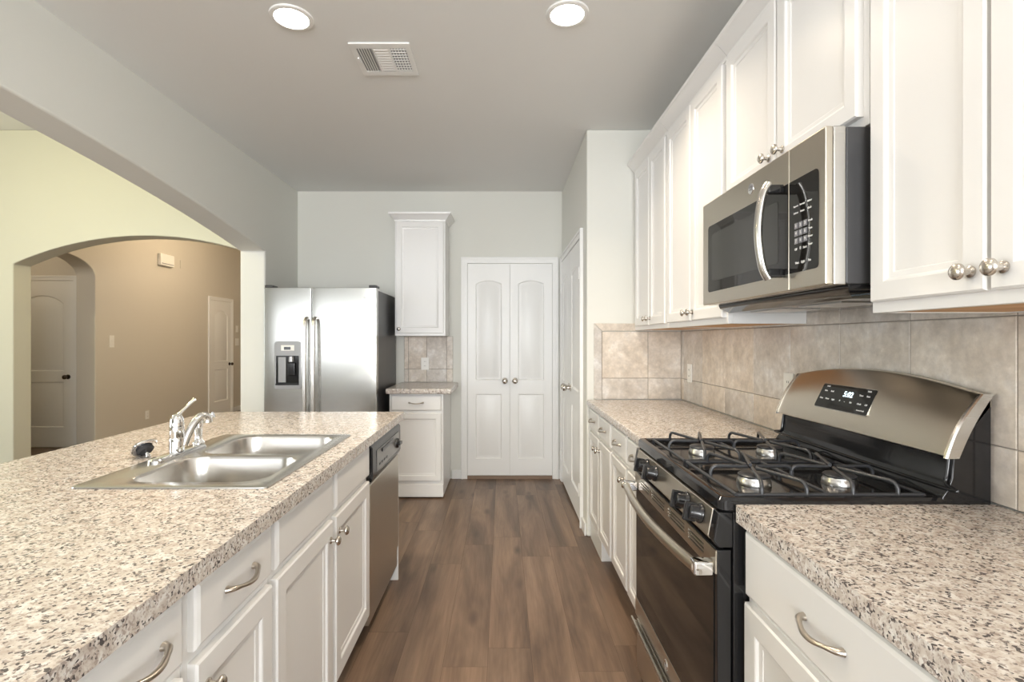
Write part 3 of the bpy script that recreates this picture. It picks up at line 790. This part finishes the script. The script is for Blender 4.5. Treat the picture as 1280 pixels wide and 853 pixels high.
# display on the fascia
P0 = Vector((0, X_(1.064), 1.028)); P1 = Vector((0, X_(1.148), 1.200)); upv = (P1 - P0).normalized(); nv = Vector((0, -upv.z, upv.y))
ctr = P0 + upv * .098 + nv * .0125; ctr.x = -.035
def on_panel(u, v, d): p = ctr + Vector((1, 0, 0)) * u + upv * v + nv * d; return tuple(p)
dsp = MB().plate([rrect(-.125, .125, -.042, .042, .006, 3)], on_panel, -.014, .0005).obj('display_panel', M_GLASS, bg)
MB().plate([rrect(-.127, .127, -.044, .044, .007, 3)], on_panel, -.0142, -.0005).obj('display_bezel', M_STEEL, bg)
text_mesh('clock_digits', '5:02', .026, M_LED, dsp, on_panel(.015, .014, .0012), (1, 0, 0), upv, bold=.0004)
def small(body, u, v, size=.0075): text_mesh('key_legend', body, size, M_WHITE, dsp, on_panel(u, v, .0010), (1, 0, 0), upv, bold=.0002)
small('Bake', -.098, .018); small('Broil', -.066, .018); small('Timer', .072, .018); small('Start', .102, .018)
small('Clean', -.105, -.010); small('Warm', -.075, -.010); small('Light', -.045, -.010); small('+', -.012, -.010, .012); small('-', .012, -.010, .012)
small('Set', .040, -.010); small('Clock', .078, -.010); small('Off', .108, -.010); small('Control Lock', .095, -.030, .006)
small('OVEN', -.095, .034, .006); small('TIMER', .098, .034, .006)
# burners
for (wx, wy) in ((.690, 1.405), (.925, 1.405), (.690, 1.772), (.925, 1.772)):
    c = (RYC - wy, X_(wx), .9145)
    br = MB().lathe([(.044, 0), (.043, .012), (.040, .016), (.039, .021), (.036, .022)], c, (0, 0, 1), 28).obj('burner', M_ALU, rg)
    MB().lathe([(.038, .0222), (.041, .024), (.041, .026), (.037, .029), (0, .030)], c, (0, 0, 1), 28).obj('burner_cap', M_IRON, br)
# grates
def seg(mb, pts, r=.0042, n=4, fl=1.): mb.tube(pts, r, 8, fl)
for (ya, yb) in ((1.252, 1.585), (1.605, 1.938)):
    xa, xb = .572, 1.030; mb = MB(); zf, zt = .931, .961
    l = lambda wx, wy, z: (RYC - wy, X_(wx), z)
    xm = (xa + xb) / 2
    def bar(p, q): mb.tube([l(*p), l(*q)], .0048, 8)
    c = [(xa, ya), (xb, ya), (xb, yb), (xa, yb)]
    for i in range(4): bar((*c[i], zf), (*c[(i + 1) % 4], zf))
    bar((xm, ya, zf), (xm, yb, zf))
    for (p, q) in c + [(xm, ya), (xm, yb)]:
        mb.tube([l(p, q, .9155), l(p, q, zf)], .0055, 8)
    for cx_ in ((xa + xm) / 2 + .003, (xb + xm) / 2 - .003):
        cy_ = (ya + yb) / 2; w = xm - xa
        starts = [(cx_ - .055, ya), (cx_ + .055, ya), (cx_ - .055, yb), (cx_ + .055, yb), (cx_ - w / 2 + .002, cy_), (cx_ + w / 2 - .002, cy_)]
        for (sx, sy) in starts:
            ex = cx_ + (sx - cx_) * .10; ey = cy_ + (sy - cy_) * .10
            dx, dy = (ex - sx), (ey - sy); Ln = math.hypot(dx, dy); dx /= Ln; dy /= Ln
            pts = [l(sx, sy, zf), l(sx, sy, zt - .016), l(sx + dx * .004, sy + dy * .004, zt - .007), l(sx + dx * .010, sy + dy * .010, zt - .002), l(sx + dx * .018, sy + dy * .018, zt), l(ex, ey, zt - .002)]
            mb.tube(pts, .0050, 8)
    mb.obj('grate', M_IRON, rg, ang=60)

# ------------------------------------------------------------------ microwave
MX = 1.185
mw = root('microwave', 'stainless over-the-range microwave with vertical handle', 'microwave', (MX, 1.6085, 0), R90)
m_ = lambda wx: wx - MX
ly = lambda wy: 1.6085 - wy
MZ0, MZ1 = 1.443, 1.8265
MB().box(-.3745, .3745, m_(.828), m_(1.183), MZ0 + .002, MZ1 - .001).obj('case', M_DARK, mw, bevel=.004)
fr_w = .3765
mf = MB().plate([rect(-fr_w, fr_w, MZ0, MZ1)], XZ, m_(.797), m_(.8278)).obj('front_frame', M_STEEL, mw, bevel=.003)
dr = MB().plate([rect(-fr_w, ly(1.389), MZ0, MZ1)], XZ, m_(.777), m_(.7968)).obj('door', M_STEELD, mw, bevel=.004)
cpx = MB().plate([rect(ly(1.387), fr_w, MZ0, MZ1)], XZ, m_(.777), m_(.7968)).obj('control_section', M_STEELD, mw, bevel=.004)
MB().plate([rrect(ly(1.930), ly(1.392), 1.488, 1.734, [0, 0, .012, .012], 4)], XZ, m_(.7755), m_(.7768)).obj('glass_window', M_GLASS, dr)
M_SCREEN = mat('microwave_inner_screen', (.035, .036, .034), .12)
MB().plate([rrect(ly(1.895), ly(1.44), 1.525, 1.700, .01, 4)], XZ, m_(.7748), m_(.7754)).obj('window_screen', M_SCREEN, dr)
kp = MB().plate([rrect(ly(1.384), ly(1.257), 1.488, 1.734, [.012, .012, 0, 0], 4)], XZ, m_(.7755), m_(.7768)).obj('keypad_panel', M_GLASS, cpx)
hy = ly(1.418)
P = smooth_pts([(hy, m_(.736), 1.742), (hy, m_(.722), 1.715), (hy, m_(.712), 1.665), (hy, m_(.708), 1.61), (hy, m_(.712), 1.555), (hy, m_(.722), 1.505), (hy, m_(.736), 1.478)], 5)
dh = MB().tube(P, .0145, 14, .7, up=(0, 1, 0)).obj('door_handle', M_STEEL, dr, ang=60)
for z in (1.726, 1.494): MB().box(hy - .010, hy + .010, m_(.733), m_(.7754), z - .012, z + .012).obj('handle_post', M_PLASTIC, dh, bevel=.003)
bd = MB().lathe([(.017, 0), (.016, .0018), (0, .002)], (ly(1.60), m_(.777), 1.782), (0, -1, 0), 24).obj('round_badge', M_CHROME, dr)
text_mesh('badge_letters', 'GE', .018, M_SILVER, bd, (ly(1.60), m_(.777) - .0024, 1.782), (1, 0, 0), (0, 0, 1))
def key(body, wy, z, s=.0085, box=False):
    if box: MB().box(ly(wy) - .0075, ly(wy) + .0075, m_(.7742), m_(.7754), z - .0075, z + .0075).obj('key', M_GREY, kp)
    text_mesh('key_legend', body, s, M_WHITE, kp, (ly(wy), m_(.7738), z), (1, 0, 0), (0, 0, 1), bold=.0002)
kys = (1.350, 1.330, 1.310)
for i, d in enumerate('123456789'):
    key(d, kys[i % 3], 1.610 - .020 * (i // 3), .011, True)
key('Off', 1.350, 1.548, .008); key('0', 1.330, 1.549, .011); key('Start', 1.310, 1.548, .008)
for j, tx in enumerate(('Cook', 'Time', 'Power', 'Timer')): key(tx, 1.287, 1.612 - .020 * j, .0075)
for j, tx in enumerate(('Popcorn', 'Beverage', 'Reheat')): key(tx, (1.350, 1.321, 1.290)[j], 1.662 + .003 * j * 0, .0062)
for j, tx in enumerate(('Defrost', 'Potato', 'Clock')): key(tx, (1.350, 1.321, 1.290)[j], 1.644, .0065)
for j, tx in enumerate(('Vent', 'Light', 'Fan')): key(tx, (1.345, 1.318, 1.290)[j], 1.512, .0085)
# underside
MB().rings([[(-.373 + d, m_(.835) + d, z), (.373 - d, m_(.835) + d, z), (.373 - d, m_(1.17) - d * .3, z), (-.373 + d, m_(1.17) - d * .3, z)] for d, z in ((0, MZ0 + .0015), (.004, 1.430), (.030, 1.412))]).obj('vent_underside', M_BLACK, mw, bevel=.002)
MB().box(-.25, -.05, m_(.90), m_(1.03), 1.4085, 1.4115).box(.05, .25, m_(.90), m_(1.03), 1.4085, 1.4115).obj('grease_filter', M_ALU, mw)

# ------------------------------------------------------------------ plates on the walls
def plate_(name, label, cat, loc, rot, kind='outlet', w=.071, h=.115):
    r = root(name, label, cat, loc, rot)
    MB().plate([rrect(-w / 2, w / 2, -h / 2, h / 2, .004, 3)], XZ, -.005, -.0004).obj('cover_plate', M_PLATE, r, bevel=.0015)
    if kind == 'outlet':
        for s in (-1, 1):
            so = MB().plate([rrect(-.016, .016, s * .020 - .013, s * .020 + .013, .008, 3)], XZ, -.007, -.0052).obj('socket', M_PLATE, r)
            MB().box(-.0075, -.0050, -.0076, -.0071, s * .020 - .004, s * .020 + .005).box(.0050, .0075, -.0076, -.0071, s * .020 - .004, s * .020 + .005).obj('slots', M_RUBBER, so)
    else:
        MB().prism([(-.0051, -.016), (-.011, .014), (-.0051, .016)], lambda u, v, d: (d, u, v), -.008, .008).obj('toggle', M_PLATE, r)
    return r
plate_('wall_outlet', 'white outlet plate on the backsplash beside the fridge', 'outlet', (-.7285, YB - .0105, 1.085), 0)
plate_('wall_outlet', 'white outlet plate on right backsplash near the pantry corner', 'outlet', (XR - .0105, 3.235, 1.10), R90)
plate_('wall_outlet', 'white outlet plate half hidden behind the range backguard', 'outlet', (XR - .0105, 2.115, 1.115), R90)
plate_('light_switch', 'white light switch on the tan hall wall beside the narrow arch', 'switch', (HX, 6.42, 1.29), L90, 'switch', .075, .15)
plate_('wall_outlet', 'white outlet low on the tan hall wall', 'outlet', (HX, 7.06, .275), L90)
plate_('light_switch', 'upper small wall control right of the far hall door', 'switch', (HX, 9.45, 1.51), L90, 'switch', .08, .12)
plate_('light_switch', 'lower light switch right of the far hall door', 'switch', (HX, 9.45, 1.27), L90, 'switch', .12, .13)
cb = root('door_chime', 'white door chime box high on the tan hall wall', 'door chime', (HX, 7.42, 2.46), L90)
MB().box(-.15, .15, -.055, -.0004, -.085, .085).obj('cover', M_PLATE, cb, bevel=.012, seg=3)
MB().box(-.13, .13, -.0575, -.0552, -.06, -.05).obj('grille_slot', M_GREY, cb)
tag(MB().plate([rrect(-.04, .04, -.06, .06, .006, 3)], lambda u, v, d: (HX + d, 7.82 + u, 2.46 + v), .0004, .006).obj('blank_cover_plate', M_HALL, bevel=.001), 'tan painted blank plate right of the door chime', 'cover plate')

# ------------------------------------------------------------------ ceiling fixtures
def downlight(x, y, label, lit=True, power=11):
    r = root('recessed_light', label, 'ceiling light', (x, y, H - .0005), 0, 'recessed ceiling lights')
    MB().lathe([(.092, 0), (.090, -.006), (.078, -.010), (.072, -.008), (.072, -.003)], (0, 0, 0), (0, 0, 1), 32).obj('trim_ring', M_TRIM, r)
    MB().lathe([(.071, -.0035), (.060, -.0075), (0, -.009)], (0, 0, 0), (0, 0, 1), 32).obj('lens', M_LENS, r)
    l = bpy.data.lights.new('downlight_glow', 'AREA'); l.shape = 'DISK'; l.size = .13; l.energy = power; l.color = (1, .84, .64); l.spread = math.radians(125)
    o = bpy.data.objects.new('downlight_glow', l); o.location = (x, y, H - .014); COL.objects.link(o)
downlight(-.914, 2.22, 'lit recessed ceiling light left of the air vent')
downlight(.278, 2.195, 'lit recessed ceiling light right of the air vent')
downlight(.278, .75, 'lit recessed ceiling light just above the viewpoint on the right', power=3)
downlight(-.914, .75, 'lit recessed ceiling light just above the viewpoint on the left', power=3)

av = root('air_vent', 'white square ceiling air vent with three louvre sections', 'air vent', (-.5825, 2.55, H))
vx, vy = .145, .145
MB().plate([rrect(-vx, vx, -vy, vy, .004, 2), rect(-.118, .118, -.105, .105)], XY, -.009, -.0005).obj('frame', M_TRIM, av, bevel=.002)
MB().box(-.118, .118, -.105, .105, -.003, -.001).obj('backing', M_GREY, av)
for k in range(6):
    x = -.112 + k * .012
    MB().prism([(x, -.0032), (x + .004, -.0032), (x + .010, -.010), (x + .006, -.010)], lambda u, v, d: (u, d, v), -.105, .105).obj('louvre', M_TRIM, av)
for x in (-.040, .038): MB().box(x - .005, x + .005, -.105, .105, -.010, -.0031).obj('divider', M_TRIM, av)
for k in range(9):
    y = -.100 + k * .0225
    MB().prism([(y, -.0032), (y + .006, -.0032), (y + .014, -.010), (y + .008, -.010)], lambda u, v, d: (d, u, v), -.0345, .0325).obj('louvre', M_TRIM, av)
for k in range(9):
    y = -.098 + k * .023
    MB().box(.0435, .1175, y, y + .007, -.010, -.0075).obj('louvre', M_TRIM, av)
for k in range(5):
    x = .050 + k * .014
    MB().box(x, x + .005, -.105, .105, -.0074, -.0032).obj('louvre', M_TRIM, av)
MB().box(-.130, -.124, -.03, .01, -.018, -.0092).obj('damper_lever', M_TRIM, av)
